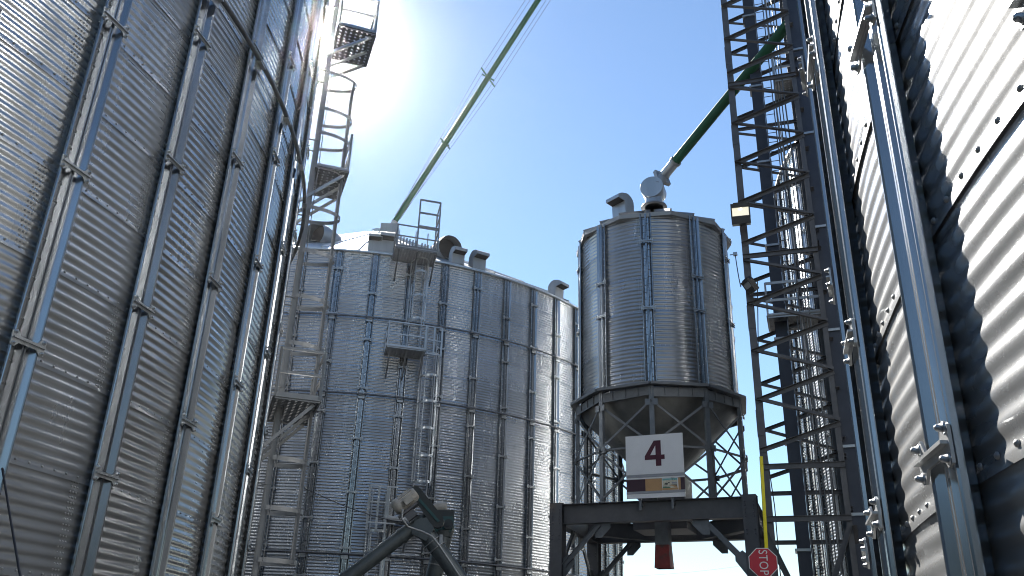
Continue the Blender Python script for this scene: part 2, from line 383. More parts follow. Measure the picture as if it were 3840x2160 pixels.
# wind rings (pipe girts) with their clamps
def wind_ring(root, c, z, a0, a1, th0, ks, r=.034, off=.15):
    b = MB(); C = V3(*c, 0)
    b.tube([C + rad(t)*(RS+off) + V3(0, 0, z) for t in np.linspace(a0, a1, 90)], r, 8)
    o = b.build('wind_ring', M['pipe'], root)
    for k in ks:
        t = th0 + k*D6; cl = MB(); ax = [tan_(t), rad(t), (0, 0, 1)]
        p = C + rad(t)*(RS+off) + V3(0, 0, z)
        cl.box(p - rad(t)*.035 - V3(0, 0, .06), .115, .006, .10, ax); cl.box(p - V3(0, 0, .055), .10, .045, .008, ax)
        cl.box(p - V3(0, 0, -.05) - rad(t)*.02, .10, .03, .006, ax)
        cl.build('clamp', M['galv'], o)
wind_ring(left, LC, 9.98, R_(-40), R_(26), R_(-17.85), range(0, 6), r=.038, off=.20)
for z in (13.99, 10.90): wind_ring(back, BC, z, R_(-130), R_(10), -1.5032, range(-4, 12), r=.036)
wind_ring(back, BC, 5.15, R_(-130), R_(10), -1.5032, range(-4, 12), r=.036)

# roof vents, exhaust fans and fill box on the far silo
def gooseneck(b, dk, o, t, sc=1.0, w=.5):
    ur, ut, uz = rad(t), tan_(t), V3(0, 0, 1); o = np.asarray(o, float)
    pts = [(-.24, -.12), (-.24, .30)]
    pts += [(.10 + .34*math.cos(a), .34 + .34*math.sin(a)) for a in np.linspace(PI, PI*.5, 7)]
    pts += [(.34, .62), (.50, .52), (.50, .40), (.20, .36), (.18, -.12)]
    pts = [(x*sc, y*sc) for x, y in pts]
    b.prism(pts, o - ut*w*sc/2, ur, uz, ut*w*sc)
    dk.add([o + ur*x*sc + ut*s*w*sc*.46 + uz*z*sc for x, z, s in ((.485, .392, -1), (.485, .392, 1), (.205, .352, 1), (.205, .352, -1))], [(0, 1, 2, 3)])  # dark quad on the solid hood, painted as the shade inside
def roof_pt(c, r, t, eave=EAVE, slope=30):
    return V3(*c, 0) + rad(t)*r + V3(0, 0, eave + (RS - r)*math.tan(R_(slope)))
def roof_hit(u, v, c=BC, eave=EAVE, slope=30):
    """the point of the roof cone seen at (u, v)"""
    best = None
    for D in np.arange(25, 60, .02):
        p = P(u, v, D); r = math.hypot(p[0]-c[0], p[1]-c[1])
        if r < RS + .1 and p[2] <= eave + (RS - r)*math.tan(R_(slope)): return p
    return None
for u, v, s in ((1712, 985, 1.0), (1789, 1010, 1.08), (2085, 1118, 1.05), (1405, 925, 1.0), (1448, 948, 1.15)):
    t = math.atan2(P(u, v, 34)[1]-BC[1], P(u, v, 34)[0]-BC[0]); p = None
    for D in np.arange(28, 46, .02):
        q = P(u, v, D); rr = math.hypot(q[0]-BC[0], q[1]-BC[1])
        if rr < RS-.35: p = q; break
    t = math.atan2(p[1]-BC[1], p[0]-BC[0]); rr = math.hypot(p[0]-BC[0], p[1]-BC[1])
    p = roof_pt(BC, rr, t)
    gb = MB(); dk = MB(); gooseneck(gb, dk, p + V3(0, 0, .05), t, s, .55); o = gb.build('roof_vent', M['dull'], back); dk.build('vent_mouth_shade', M['dark'], o)
for u, v, face in ((1670, 940, R_(-60)), (1206, 890, R_(-118))):
    p = P(u, v, 34.2 if u > 1500 else 35.2); d = nrm(rad(face) + V3(0, 0, -.12)); fb = MB()
    fb.tube([p + d*.52, p + d*.02, p - d*.02], [.56, .56, .56], 20, caps=False); fb.tube([p, p - d*.9], [.56, .44], 20)
    fb.tube([p - d*.5, p - d*.5 - V3(0, 0, 1.3)], .2, 10)
    o = fb.build('exhaust_fan', M['dull'], back); q = MB(); q.tube([p + d*.05, p + d*.06], .52, 20); q.build('fan_mouth_shade', M['dark'], o)  # dark disc painted as the shade inside the fan

# ------------------------------------------------------------------ caged ladders and their platforms
def rails(b, pts, zf, hs=(.52, 1.02), t=.045, post=True, axes=None):
    for i in range(len(pts)-1):
        p, q = np.asarray(pts[i], float), np.asarray(pts[i+1], float)
        for h in hs: b.bar(p + V3(0, 0, h), q + V3(0, 0, h), t, t)
    for p in pts if post else (): b.bar(np.asarray(p, float), np.asarray(p, float) + V3(0, 0, hs[-1]+t/2), t, t, up=(0, 1, 0))
def grating(b, o, ux, uy, lx, ly, step=.115, bar=.075, thick=.03):
    """floor plank with rows of punched holes: crossing bands leave the holes open"""
    ux, uy = nrm(ux), nrm(uy); ax = [ux, uy, (0, 0, 1)]
    nx = max(2, int(round(lx/step))); ny = max(2, int(round(ly/step)))
    for i in range(nx+1): b.box(o + ux*lx*i/nx + uy*ly/2, bar/2, ly/2, thick/2, ax)
    for j in range(ny+1): b.box(o + uy*ly*j/ny + ux*lx/2 - V3(0, 0, .003), lx/2, bar/2, thick/2, ax)
def ladder_run(root, base, ur, ut, z0, z1, hoops, w=.46, cage=.72, mat='galv', bars=5, wallgap=.22, rung=True):
    """vertical ladder at base with ur outward, ut along the wall"""
    base = np.asarray(base, float); zz = lambda z: V3(0, 0, z)
    for s in (-1, 1):
        b = MB(); b.channel(base + ut*s*w/2 + zz(z0), base + ut*s*w/2 + zz(z1), .095, .035, .005, up=ut*s); b.build('side_rail', M[mat], root)
    if rung:
        b = MB(); b.tube([base - ut*w/2 + zz(z0+.15), base + ut*w/2 + zz(z0+.15)], .014, 6); repeat_up(b.build('rung', M[mat], root), .305, int((z1-z0-.15)/.305))
    for s in (-1, 1):
        b = MB(); b.bar(base + ut*s*w/2 + zz(z0+.4), base + ut*s*w/2 - ur*wallgap + zz(z0+.4), .05, .012); repeat_up(b.build('wall_bracket', M[mat], root), 1.9, int((z1-z0-.4)/1.9)+1)
    arc = lambda a: base + ur*(.0 + cage*math.sin(a)) + ut*(.36*math.cos(a))
    hs = [h for h in hoops if z0 <= h <= z1+1.2]
    for h in hs:
        hb = MB(); hb.strip([arc(a) + zz(h) for a in np.linspace(0, PI, 17)], .085, .008, (0, 0, 1)); hb.build('hoop', M[mat], root)
    if hs:
        for a in np.linspace(.12, PI-.12, bars):
            cb = MB(); d = nrm(math.sin(a)*ur + math.cos(a)*ut); cb.bar(arc(a) - d*.008 + zz(min(hs)-.03), arc(a) - d*.008 + zz(max(hs)+.03), .055, .008, up=np.cross(d, (0, 0, 1)))
            cb.build('cage_bar', M[mat], root)

def platform(root, o, ur, ut, dr, dt, z, rail_sides, mat='galv', rh=(.48, .95), knee=True, kick=.14, wall=0.):
    """o: inner corner on plan, ur outward (dr), ut along the wall (dt)"""
    o = np.asarray(o, float)*V3(1, 1, 0) + V3(0, 0, z)
    pf = bpy.data.objects.new('platform', None); COL.objects.link(pf); pf.parent = root; pf.location = tuple(o - wloc(root))
    f = MB(); grating(f, o, ur, ut, dr, dt); f.build('floor', M['dull'], pf)
    k = MB(); c = [o, o + ur*dr, o + ur*dr + ut*dt, o + ut*dt]
    for i in range(4): k.bar(c[i] + V3(0, 0, .02), c[(i+1) % 4] + V3(0, 0, .02), .012, kick)
    k.build('toe_board', M[mat], pf)
    r = MB()
    for i in rail_sides: rails(r, [c[i], c[(i+1) % 4]], z, rh, post=False)
    for i in sorted({j % 4 for i in rail_sides for j in (i, i+1)}): r.bar(c[i], c[i] + V3(0, 0, rh[-1]+.0225), .052, .052, up=(0, 1, 0))
    r.build('railing', M[mat], pf)
    if knee:
        for s in (.06, .5, .94):
            br = MB(); br.angle(o + ut*dt*s + ur*dr*.92 - V3(0, 0, .08), o + ut*dt*s - V3(0, 0, .95) - ur*wall, .06, .008); br.build('knee_brace', M[mat], pf)
    return pf
# ladder on the left silo
tl = R_(18.6); ul, vl = rad(tl), tan_(tl); lb = V3(*LC, 0) + ul*(RS+.27)
lad = thing('caged_ladder', 'tall galvanised caged ladder with three platforms up the shaded left silo', 'ladder', tuple(lb))
ladder_run(lad, lb, ul, vl, .5, EAVE+1.2, [3.35, 4.27, 5.19, 7.5, 8.52, 9.55, 10.57, 11.59, 12.46, 13.1, 14.1], bars=4, mat='dull')
platform(lad, lb - ul*.15 - vl*.95, ul, vl, .82, 1.85, 6.21, (0, 1), wall=.05, mat='dull')
platform(lad, lb + ul*.06 - vl*.35, ul, vl, .66, 1.3, 11.6, (1,), wall=.3, kick=.10)
platform(lad, lb + ul*.10 - vl*.45, ul, vl, .85, 1.3, 15.42, (0, 1), wall=.3)
# ladders on the far silo
def bl(t, off): return V3(*BC, 0) + rad(R_(t))*(RS+off)
tb = R_(-72.9); lb2 = thing('caged_ladder', 'short galvanised caged ladder under the eave platform of the far silo', 'ladder', tuple(bl(-72.9, .25)), 'ladders up the far silo')
ladder_run(lb2, bl(-72.9, .25), rad(tb), tan_(tb), 12.6, 17.9, [13.9, 14.87, 15.89, 16.45], bars=5)
t0 = R_(-77.4); platform(lb2, bl(-77.4, .3), rad(t0), nrm(bl(-71.2, .3)-bl(-77.4, .3)), 1.25, 1.62, 16.5, (0, 1, 2), mat='leg', kick=.18)
eb = MB(); e0 = bl(-77.4, 1.55) + V3(0, 0, 16.5); ut = nrm(bl(-71.2, .3)-bl(-77.4, .3))
for a, b_ in ((.80, 0), (1.62, 0)): eb.bar(e0 + ut*a, e0 + ut*a + V3(0, 0, 2.2), .06, .06)
for h in (1.02, 1.62, 2.2): eb.bar(e0 + ut*.80 + V3(0, 0, h), e0 + ut*1.62 + V3(0, 0, h), .06, .06)
for h in (1.0, 1.6, 2.2): eb.bar(e0 + ut*1.62 + V3(0, 0, h), e0 + ut*1.62 + rad(t0)*-.9 + V3(0, 0, h-.1), .05, .05)
eb.bar(e0 + ut*1.62 - rad(t0)*.9, e0 + ut*1.62 - rad(t0)*.9 + V3(0, 0, 2.1), .06, .06)
eb.build('gate_frame', M['leg'], lb2)
for i in range(13):
    if i == 7: continue
    pk_ = MB(); q_ = e0 - rad(t0)*1.0 + ut*(.10 + i*.125); pk_.bar(q_ + V3(0, 0, .15), q_ + V3(0, 0, .98 - .022*i), .055, .012, up=(0, 1, 0)); pk_.build('picket', M['leg'], lb2)
tb = R_(-70.1); lb3 = thing('caged_ladder', 'middle caged ladder between the two lower platforms of the far silo, its hoops shining', 'ladder', tuple(bl(-70.1, .25)), 'ladders up the far silo')
ladder_run(lb3, bl(-70.1, .25), rad(tb), tan_(tb), 7.3, 13.6, [7.72, 8.66, 9.67, 10.69, 11.71, 12.54], bars=5)
t0 = R_(-77.2); platform(lb3, bl(-77.2, .15), rad(t0), nrm(bl(-71.5, .15)-bl(-77.2, .15)), 1.0, 1.42, 12.55, (0, 1), rh=(.5, .98))
gb = MB(); ut = tan_(tb)
for s in (-.34, -.05, .25): gb.bar(bl(-70.1, .98) + ut*s + V3(0, 0, 12.45), bl(-70.1, .98) + ut*s + V3(0, 0, 13.6), .06, .03, up=(0, 1, 0))
for z in (12.5, 13.05, 13.6): gb.bar(bl(-70.1, .98) - ut*.36 + V3(0, 0, z), bl(-70.1, .98) + ut*.27 + V3(0, 0, z), .03, .05)
gb.build('guard_rail', M['galv'], lb3)
tb = R_(-76.0); lb4 = thing('caged_ladder', 'lowest caged ladder of the far silo, left of the conveyor motor', 'ladder', tuple(bl(-76, .25)), 'ladders up the far silo')
ladder_run(lb4, bl(-76.0, .25), rad(tb), tan_(tb), .5, 7.4, [2.2, 3.2, 4.2, 5.2, 5.9], bars=5)
t0 = R_(-75.0); platform(lb4, bl(-75.0, .15), rad(t0), nrm(bl(-69.5, .15)-bl(-75.0, .15)), .95, 1.5, 6.3, (0,), rh=(.5, 1.0))
gb = MB(); ut = tan_(tb)
for s in (-.42, -.1, .2): gb.bar(bl(-76, .98) + ut*s + V3(0, 0, 5.9), bl(-76, .98) + ut*s + V3(0, 0, 7.4), .075, .03, up=(0, 1, 0))
for z in (6.15, 6.85, 7.4): gb.bar(bl(-76, .98) - ut*.44 + V3(0, 0, z), bl(-76, .98) + ut*.55 + V3(0, 0, z), .03, .05)
gb.build('guard_rail', M['galv'], lb4)

# ------------------------------------------------------------------ hopper bin on its legs
HC = (4.467, 24.75); HR = 2.286; HD = R_(36); HT = R_(-104.55)
hz0, hz1 = 8.95, 14.22
hop = thing('hopper_bin', 'small galvanised hopper bin on ten legs above the sign numbered 4', 'hopper bin', (*HC, 5.75))
hh = (hz1-hz0)/5
v, q, a = wall_mesh('wall', HR, hz0-5.75, 5, hh, 9, 8, 240, M['wall'], HT - .05, HD, amp=.0085, lap=.004)
pos = []; nor = []
for k in range(10):
    for j in range(5):
        if j:
            for i in range(9):
                t = HT + k*HD + HD*(i+1.)/10; pos.append((math.cos(t)*(HR+.0115), math.sin(t)*(HR+.0115), hz0-5.75+j*hh+.03)); nor.append((math.cos(t), math.sin(t), 0))
        if (j+k) % 2:
            for i in range(18):
                for c in range(2):
                    t = HT + (k+1)*HD - (.21+.05*c)/HR; rr = HR + .006; pos.append((math.cos(t)*rr, math.sin(t)*rr, hz0-5.75+(j+(i+.5)/18)*hh)); nor.append((math.cos(t), math.sin(t), 0))
bv, bq = bolt_arrays(pos, nor, r=.009, h=.009)
q = np.concatenate([q, bq+len(v)]); v = np.concatenate([v, bv]); a = np.concatenate([a, np.zeros(len(bq))])
o = bpy.data.objects.new('wall', fast_mesh('wall', v, q, M['wall'], a, len(bq))); COL.objects.link(o); o.parent = hop
sm = stiffener_mesh('stiffener', HR, hz0-5.75, hz1-5.75-.05, 1.0); sp = splice_mesh(HR, 1.0)
for k in range(10):
    st = bpy.data.objects.new('stiffener', sm); COL.objects.link(st); st.parent = hop; st.rotation_euler = (0, 0, HT+k*HD)
    for j in ([2, 4] if k % 2 == 0 else [2, 3]):
        s2 = bpy.data.objects.new('splice_plate', sp); COL.objects.link(s2); s2.parent = st; s2.location = (0, 0, hz0-5.75+j*hh+.08)
r = MB(); rz = hz1 + 1.0
ring_cone(r, *HC, [(HR+.05, hz1-.16), (HR+.17, hz1-.14), (HR+.19, hz1-.02), (.5, rz), (.42, rz+.06), (0, rz+.08)], 10, HT + HD/2)
for k in range(20):
    t = HT + k*HD/2; c = V3(*HC, 0); f = .985 if k % 2 else .955
    r.bar(c + rad(t)*(HR+.2)*f*1.0 + V3(0, 0, hz1+.01), c + rad(t)*.55 + V3(0, 0, rz+.02), .05, .10)
r.build('roof', M['dull'], hop)
e = MB()
for k in range(10):
    a0, a1 = HT+k*HD, HT+(k+1)*HD; c = V3(*HC, 0)
    e.bar(c + rad(a0)*2.545 + V3(0, 0, 8.87), c + rad(a1)*2.545 + V3(0, 0, 8.87), .18, .08)
    e.bar(c + rad(a0)*2.46 + V3(0, 0, 8.64), c + rad(a1)*2.46 + V3(0, 0, 8.70), .014, .25)
    for f in (.25, .5, .75):
        p = c + rad(a0)*2.475*(1-f) + rad(a1)*2.475*f; e.bar(p + V3(0, 0, 8.58), p + V3(0, 0, 8.82), .012, .05, up=rad((a0+a1)/2))
e.build('ring_beam', M['leg'], hop)
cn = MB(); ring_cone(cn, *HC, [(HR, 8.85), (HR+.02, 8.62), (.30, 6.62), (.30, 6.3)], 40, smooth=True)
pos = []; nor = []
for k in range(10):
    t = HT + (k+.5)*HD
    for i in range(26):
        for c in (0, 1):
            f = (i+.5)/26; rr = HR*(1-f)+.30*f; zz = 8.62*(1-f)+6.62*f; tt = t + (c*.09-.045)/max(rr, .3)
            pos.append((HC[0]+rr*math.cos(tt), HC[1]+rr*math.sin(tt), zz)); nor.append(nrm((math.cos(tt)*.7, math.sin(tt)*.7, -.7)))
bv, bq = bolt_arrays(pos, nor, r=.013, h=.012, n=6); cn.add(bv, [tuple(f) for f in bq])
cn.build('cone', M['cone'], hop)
for k in range(10):
    t = HT+k*HD; c = V3(*HC, 0); b = MB()
    b.channel(c + rad(t)*2.46 + V3(0, 0, 5.76), c + rad(t)*2.46 + V3(0, 0, 8.86), .13, .09, .010, up=-rad(t)); b.build('leg', M['leg'], hop)
    t2 = t+HD; A = lambda tt, z: c + rad(tt)*2.47 + V3(0, 0, z)
    for z in (7.15,):
        b = MB(); b.angle(A(t, z), A(t2, z), .065, .008); b.build('girt', M['leg'], hop)
    for z0_, z1_ in ((5.85, 7.12), (7.22, 8.42)):
        for (za, zb) in ((z0_, z1_), (z1_, z0_)):
            b = MB(); off = .012 if za < zb else -.012
            b.bar(A(t, za) + rad(t)*off, A(t2, zb) + rad(t2)*off, .012, .06, up=(0, 0, 1)); b.build('cross_brace', M['leg'], hop)
    for z in (8.36, 7.18):
        for s in (-1, 1):
            b = MB(); b.box(A(t, z) + rad(t)*.02 + tan_(t)*s*.10, .005, .07, .085, [rad(t), tan_(t), (0, 0, 1)]); b.build('gusset', M['leg'], hop)
# gooseneck, drum-shaped inlet
gb = MB(); dk = MB(); pv = P(2335, 800, 24.3); gooseneck(gb, dk, pv - V3(0, 0, .05), R_(-142), .92, .62); o = gb.build('roof_vent', M['galv'], hop); dk.build('vent_mouth_shade', M['dark'], o)
dc = P(2450, 716, 24.75); da = nrm(V3(-.36, -.93, .0)); b = MB()
b.tube([dc + da*.3, dc + da*.29, dc - da*.3, dc - da*.3], [.37, .375, .375, .37], 28)
dr_ = b.build('inlet_drum', M['galv'], hop)
b = MB(); b.tube([dc - V3(0, 0, .2), dc - V3(0, 0, .62)], [.26, .30], 20); b.build('neck', M['galv'], dr_)
b = MB(); b.tube([dc - V3(0, 0, .57), dc - V3(0, 0, .62)], [.40, .42], 20); b.build('neck_flange', M['dull'], dr_)
# gate housing and discharge chute
b = MB(); U = V3(.911, -.412, 0); Vv = V3(.412, .911, 0)
gc = V3(*HC, 0)
b.box(gc + V3(.12, -.06, 6.15), .62, .52, .62, [U, Vv, (0, 0, 1)]); b.box(gc + V3(.05, 0, 5.41), .75, .60, .10, [U, Vv, (0, 0, 1)])
b.box(gc + V3(.05, 0, 5.53), .80, .64, .02, [U, Vv, (0, 0, 1)])
gh = b.build('gate_housing', M['beam'], hop)
b = MB(); b.box(gc + V3(.12, -.06, 6.40) + U*.53 - Vv*.535, .095, .012, .085, [U, Vv, (0, 0, 1)]); b.build('label_plate', M['white'], gh)
ch = gc - Vv*.35 + V3(0, 0, 0); zt, zm, zb = 5.2, P(2490, 2045, 24.3)[2], P(2490, 2132, 24.3)[2]
cx_ = P(2488, 2040, 24.3)
def chute(z0_, w0, z1_, w1, d0, d1):
    b = MB(); c0 = V3(cx_[0], cx_[1], z0_); c1 = V3(cx_[0], cx_[1], z1_)
    k = lambda c, w, d: [c + U*sx*w/2 + Vv*sy*d/2 for sx, sy in ((-1, -1), (1, -1), (1, 1), (-1, 1))]
    o_ = k(c0, w0, d0) + k(c1, w1, d1); i_ = k(c0, w0-.016, d0-.016) + k(c1, w1-.016, d1-.016)
    f = [(i, (i+1) % 4, 4+(i+1) % 4, 4+i) for i in range(4)]; b.add(o_ + i_, f + [tuple(8+x for x in q[::-1]) for q in f] + [(4+i, 4+(i+1) % 4, 12+(i+1) % 4, 12+i) for i in range(4)])
    return b
chute(zt+.25, .36, zm, .365, .36, .36).build('discharge_chute', M['leg'], hop)
chute(zm-.004, .365, zb, .43, .36, .42).build('chute_tip', M['redtip'], hop, 'rusty red lower end of the discharge chute')

# ------------------------------------------------------------------ portal frame under the bin
ztop = 5.75; A0 = V3(1.596, 23.47, 0); A1 = V3(5.88, 21.53, 0)
fr = thing('support_frame', 'heavy dark steel portal frame carrying the hopper bin', 'steel frame', (*HC, 0))
bz = ztop - .257; dpt = 3.75; Vb = nrm(V3(.35, .937, 0))
FLp, FRp = A0 - U*.17, A1 + U*.17; BLp, BRp = FLp + Vb*dpt, FRp + Vb*dpt
def beam(p, q, h=.514, w=.26, z=bz, name='beam'):
    b = MB(); b.ibeam(p*V3(1, 1, 0) + V3(0, 0, z), q*V3(1, 1, 0) + V3(0, 0, z), w, h, .018); return b.build(name, M['beam'], fr)
beam(A0, A1); beam(A0 + Vb*dpt, A1 + Vb*dpt)
beam(FLp + Vb*.16, BLp - Vb*.16, z=bz-.003); beam(FRp + Vb*.16, BRp - Vb*.16, z=bz-.003)
for p, q in ((A0 + U*.08 + Vb*2.2, A0 + U*1.55 + Vb*(dpt-.1)), (A1 - U*.08 + Vb*2.2, A1 - U*1.5 + Vb*(dpt-.1))):
    beam(p, q, h=.44, z=bz-.012)
for p in (FLp, FRp, BLp, BRp):
    b = MB(); b.ibeam(p + V3(0, 0, 0), p + V3(0, 0, ztop+.02), .34, .34, .02, up=Vv)
    b.box(p + V3(0, 0, ztop+.027), .175, .175, .006, [U, Vv, (0, 0, 1)])
    pos = []; 
    for s in (-1, 1):
        for z in (5.62, 5.53, 5.44, 5.35, 5.26, 4.95, 4.85): pos.append(p - Vv*.172 + U*s*.10 + V3(0, 0, z))
    bv, bq = bolt_arrays(pos, np.tile(-Vv, (len(pos), 1)), r=.018, h=.02, n=6); b.add(bv, [tuple(f) for f in bq], True)
    b.build('post', M['beam'], fr)
def knee(p, d, z=bz-.26):
    b = MB(); a_ = p + d*.17 + V3(0, 0, z-1.05); c_ = p + d*1.15 + V3(0, 0, z-.02)
    b.channel(a_, c_, .13, .05, .008, up=np.cross(d, (0, 0, 1)))
    sd = np.cross(d, (0, 0, 1))
    for e_ in (a_, c_):
        poly = [(-.12, .035), (.30, .035), (.30, -.1), (.06, -.34), (-.12, -.34)] if e_ is c_ else [(-.02, -.35), (-.02, .2), (.1, .3), (.28, .18), (.28, .05)]
        b.prism(poly, e_ - sd*.02, d, (0, 0, 1), sd*.01)
    b.build('knee_brace', M['leg'], fr)
knee(FLp, U); knee(FRp, -U); knee(BLp, U); knee(BRp, -U); knee(FLp, Vv); knee(BLp, -Vv); knee(FRp, Vv)

# ------------------------------------------------------------------ the board with the 4
sn = -Vv; so = A0 + U*2.46 - Vv*.24
sign = thing('sign_board', 'white board with a large maroon 4 fixed on the portal beam', 'sign', tuple(so + V3(0, 0, 5.6)))
D_ = 22.45
c0 = P(2451, 1704, D_); 
w2 = .762; zT, zM = P(2446, 1628, D_)[2], P(2452, 1775, D_)[2]; zB = P(2454, 1865, D_)[2]
sx = V3(so[0], so[1], 0); 
t_ = (c0[:2] - sx[:2]) @ U[:2]; sx = sx + U*t_
def board(b, x0, x1, z0_, z1_, off, th=.02):
    b.box(sx + U*(x0+x1)/2 + sn*off + V3(0, 0, (z0_+z1_)/2), (x1-x0)/2, th/2, (z1_-z0_)/2, [U, Vv, (0, 0, 1)])
b = MB(); board(b, -w2, w2, zM, zT, 0, .03); b.build('number_panel', M['white'], sign)
np_ = sign.children[-1]
hgt = zT - zM; g4 = lambda x, y: ((x-.5)*2*w2, y*hgt)
# figure traced as a share of the panel: x 0..1 left to right, y 0 bottom
four_o = [(.500, .845), (.620, .845), (.620, .475), (.680, .475), (.680, .360), (.620, .360), (.620, .195), (.525, .195), (.525, .360), (.335, .360), (.335, .455)]
four_i = [(.525, .475), (.430, .475), (.525, .720)]
b = MB(); fo = [g4(*p) for p in four_o]; fi = [g4(*p) for p in four_i]
o0 = sx + V3(0, 0, zM) + sn*.0175
quads = [(fo[0], fo[1], fi[2]), ]
def flat(b, poly, o, off=.003):
    b.prism(poly, o, U, (0, 0, 1), sn*off)
flat(b, [fo[1], fo[2], fi[0], fi[2], fo[0]][::-1], o0)
flat(b, [fo[0], fi[2], fi[1], fo[10]], o0)
flat(b, [fo[10], fi[1], fi[0], fo[8], fo[9]], o0)
flat(b, [fi[0], fo[2], fo[5], fo[8]], o0)
flat(b, [fo[2], fo[3], fo[4], fo[5]], o0)
flat(b, [fo[8], fo[5], fo[6], fo[7]], o0)
b.build('figure_four', M['maroon'], np_)
b = MB(); board(b, -w2, w2, zM-.075, zM-.008, .012, .03); board(b, -w2, w2, zB+.115, zB+.175, .012, .03); b.build('frame_strip', M['greybar'], sign)
b = MB(); board(b, -w2, w2, zB, zB+.112, .004, .03); board(b, -w2, w2, zM-.12, zM-.079, .0, .03); b.build('lower_strip', M['white'], sign)
zl, zh = zB+.178, zM-.123
for xa, xb, mt, nm in ((-1, -.345, 'plum', 'plum_panel'), (-.342, .228, 'tan', 'tan_panel'), (.23, .78, 'white', 'poster'), (.782, .86, 'tan', 'tan_panel'), (.862, 1, 'plum', 'plum_panel')):
    b = MB(); board(b, xa*w2, xb*w2, zl, zh, 0, .02); po = b.build(nm, M[mt], sign)
    if nm == 'poster': poster = po
def pp(mat, poly, off):
    b = MB(); b.prism([((.25+.50*x)*w2, zl + (zh-zl)*(.14+.82*y)) for x, y in poly], sx*V3(1, 1, 0) + sn*(.0105+off), U, (0, 0, 1), sn*.001); b.build('picture_patch', M[mat], poster)
pp('cream_print', [(0, 0), (1, 0), (1, 1), (0, 1)], 0)
pp('teal_print', [(0, .8), (.5, .86), (1, .8), (1, 1), (0, 1)], .0015)
pp('green_print', [(0, 0), (.55, 0), (.5, .14), (.2, .2), (0, .18)], .0015)
pp('dark_print', [(.12, .42), (.32, .36), (.40, .5), (.22, .58)], .003)
pp('dark_print', [(.62, .28), (.97, .22), (.97, .36), (.60, .38)], .0015)
pp('tan', [(.45, .3), (.62, .26), (.9, .06), (1, .12), (1, .2), (.6, .36)], .003)
pp('dark_print', [(.35, .55), (.48, .5), (.52, .58), (.40, .64)], .0015)
pp('greybar', [(.62, .44), (.98, .44), (.98, .62), (.62, .64)], .003)
b = MB(); board(b, .235*w2, .775*w2, zl+.004, zl+.055, .012, .004); b.build('poster_foot', M['tan'], poster)
def text_mesh(txt, size, name, mat, parent, M4, squeeze=1.0, extr=.002):
    cu = bpy.data.curves.new(name, 'FONT'); cu.body = txt; cu.size = size; cu.extrude = extr; cu.align_x = 'CENTER'; cu.align_y = 'CENTER'; cu.space_character = 1.08
    ob = bpy.data.objects.new(name, cu); COL.objects.link(ob); bpy.context.view_layer.update()
    me = bpy.data.meshes.new_from_object(ob.evaluated_get(bpy.context.evaluated_depsgraph_get()))
    bpy.data.objects.remove(ob); co = np.empty(len(me.vertices)*3); me.vertices.foreach_get('co', co); co = co.reshape(-1, 3); co[:, 0] *= squeeze
    A = np.asarray(M4[:3]); w = co @ A + np.asarray(M4[3]) - wloc(parent); me.vertices.foreach_set('co', w.astype(np.float32).ravel()); me.update()
    me.materials.clear(); me.materials.append(mat); o = bpy.data.objects.new(name, me); COL.objects.link(o); o.parent = parent; return o
text_mesh('FFI', .10, 'poster_lettering', M['dark_print'], poster, [U, (0, 0, 1), sn, sx*V3(1, 1, 0) + U*.60*w2 + sn*.016 + V3(0, 0, zl+(zh-zl)*.885)], .8)
b = MB()
for s in (-.55, .55):
    b.bar(sx + U*s*w2 + Vv*.05 + V3(0, 0, ztop-.25), sx + U*s*w2 + Vv*.05 + V3(0, 0, zT-.2), .06, .05, up=Vv); b.box(sx + U*s*w2 + Vv*.12 + V3(0, 0, ztop-.1), .03, .09, .04, [U, Vv, (0, 0, 1)])
b.build('sign_post', M['leg'], sign)

# ------------------------------------------------------------------ elevator tower
T1, T3 = P(2798, 1080, 20.0)[:2], V3(20.0*math.sin(R_(21.62)), 20.0*math.cos(R_(21.62)))[:2] if False else np.array([20.0*math.sin(R_(21.62)), 20.0*math.cos(R_(21.62))])
T1 = np.array([20.0*math.sin(R_(16.55)), 20.0*math.cos(R_(16.55))]); T2 = np.array([21.86*math.sin(R_(16.72)), 21.86*math.cos(R_(16.72))]); T4 = T3 + T2 - T1
tw = thing('elevator_tower', 'tall dark steel lattice tower with zigzag bracing beside the white silo', 'tower', (*((T1+T2+T3+T4)/4), 0))
TOP = 28.0
tc_ = (T1+T2+T3+T4)/4
for i, (p, w) in enumerate(((T1, .17), (T2, .11), (T3, .12), (T4, .12))):
    b = MB(); p3 = V3(*p, 0); d = nrm(V3(*(tc_-p), 0)); x = nrm(np.cross((0, 0, 1), d)); a1 = nrm(d+x); a2 = nrm(d-x)
    prof = [p3, p3 + a1*w, p3 + a1*w + a2*.014, p3 + a1*.014 + a2*.014, p3 + a1*.014 + a2*w, p3 + a2*w]
    n_ = 6; b.add([q for q in prof] + [q + V3(0, 0, TOP) for q in prof], [(k, (k+1) % n_, n_+(k+1) % n_, n_+k) for k in range(n_)])
    if i == 0:
        for z in (4.4, 7.0, 9.6, 12.2, 14.8, 17.4, 20):   # splice plates on the leg
            b.box(p3 + V3(0, 0, z) - d*.006 + (a1)*w*.5, .006, w*.5, .30, [a2, a1, (0, 0, 1)]); b.box(p3 + V3(0, 0, z) - d*.006 + (a2)*w*.5, w*.5, .006, .30, [a2, a1, (0, 0, 1)])
    b.build('corner_leg', M['tower'], tw)
HZ = [4.84, 5.98, 11.2, 16.4, 21.6, 26.8]
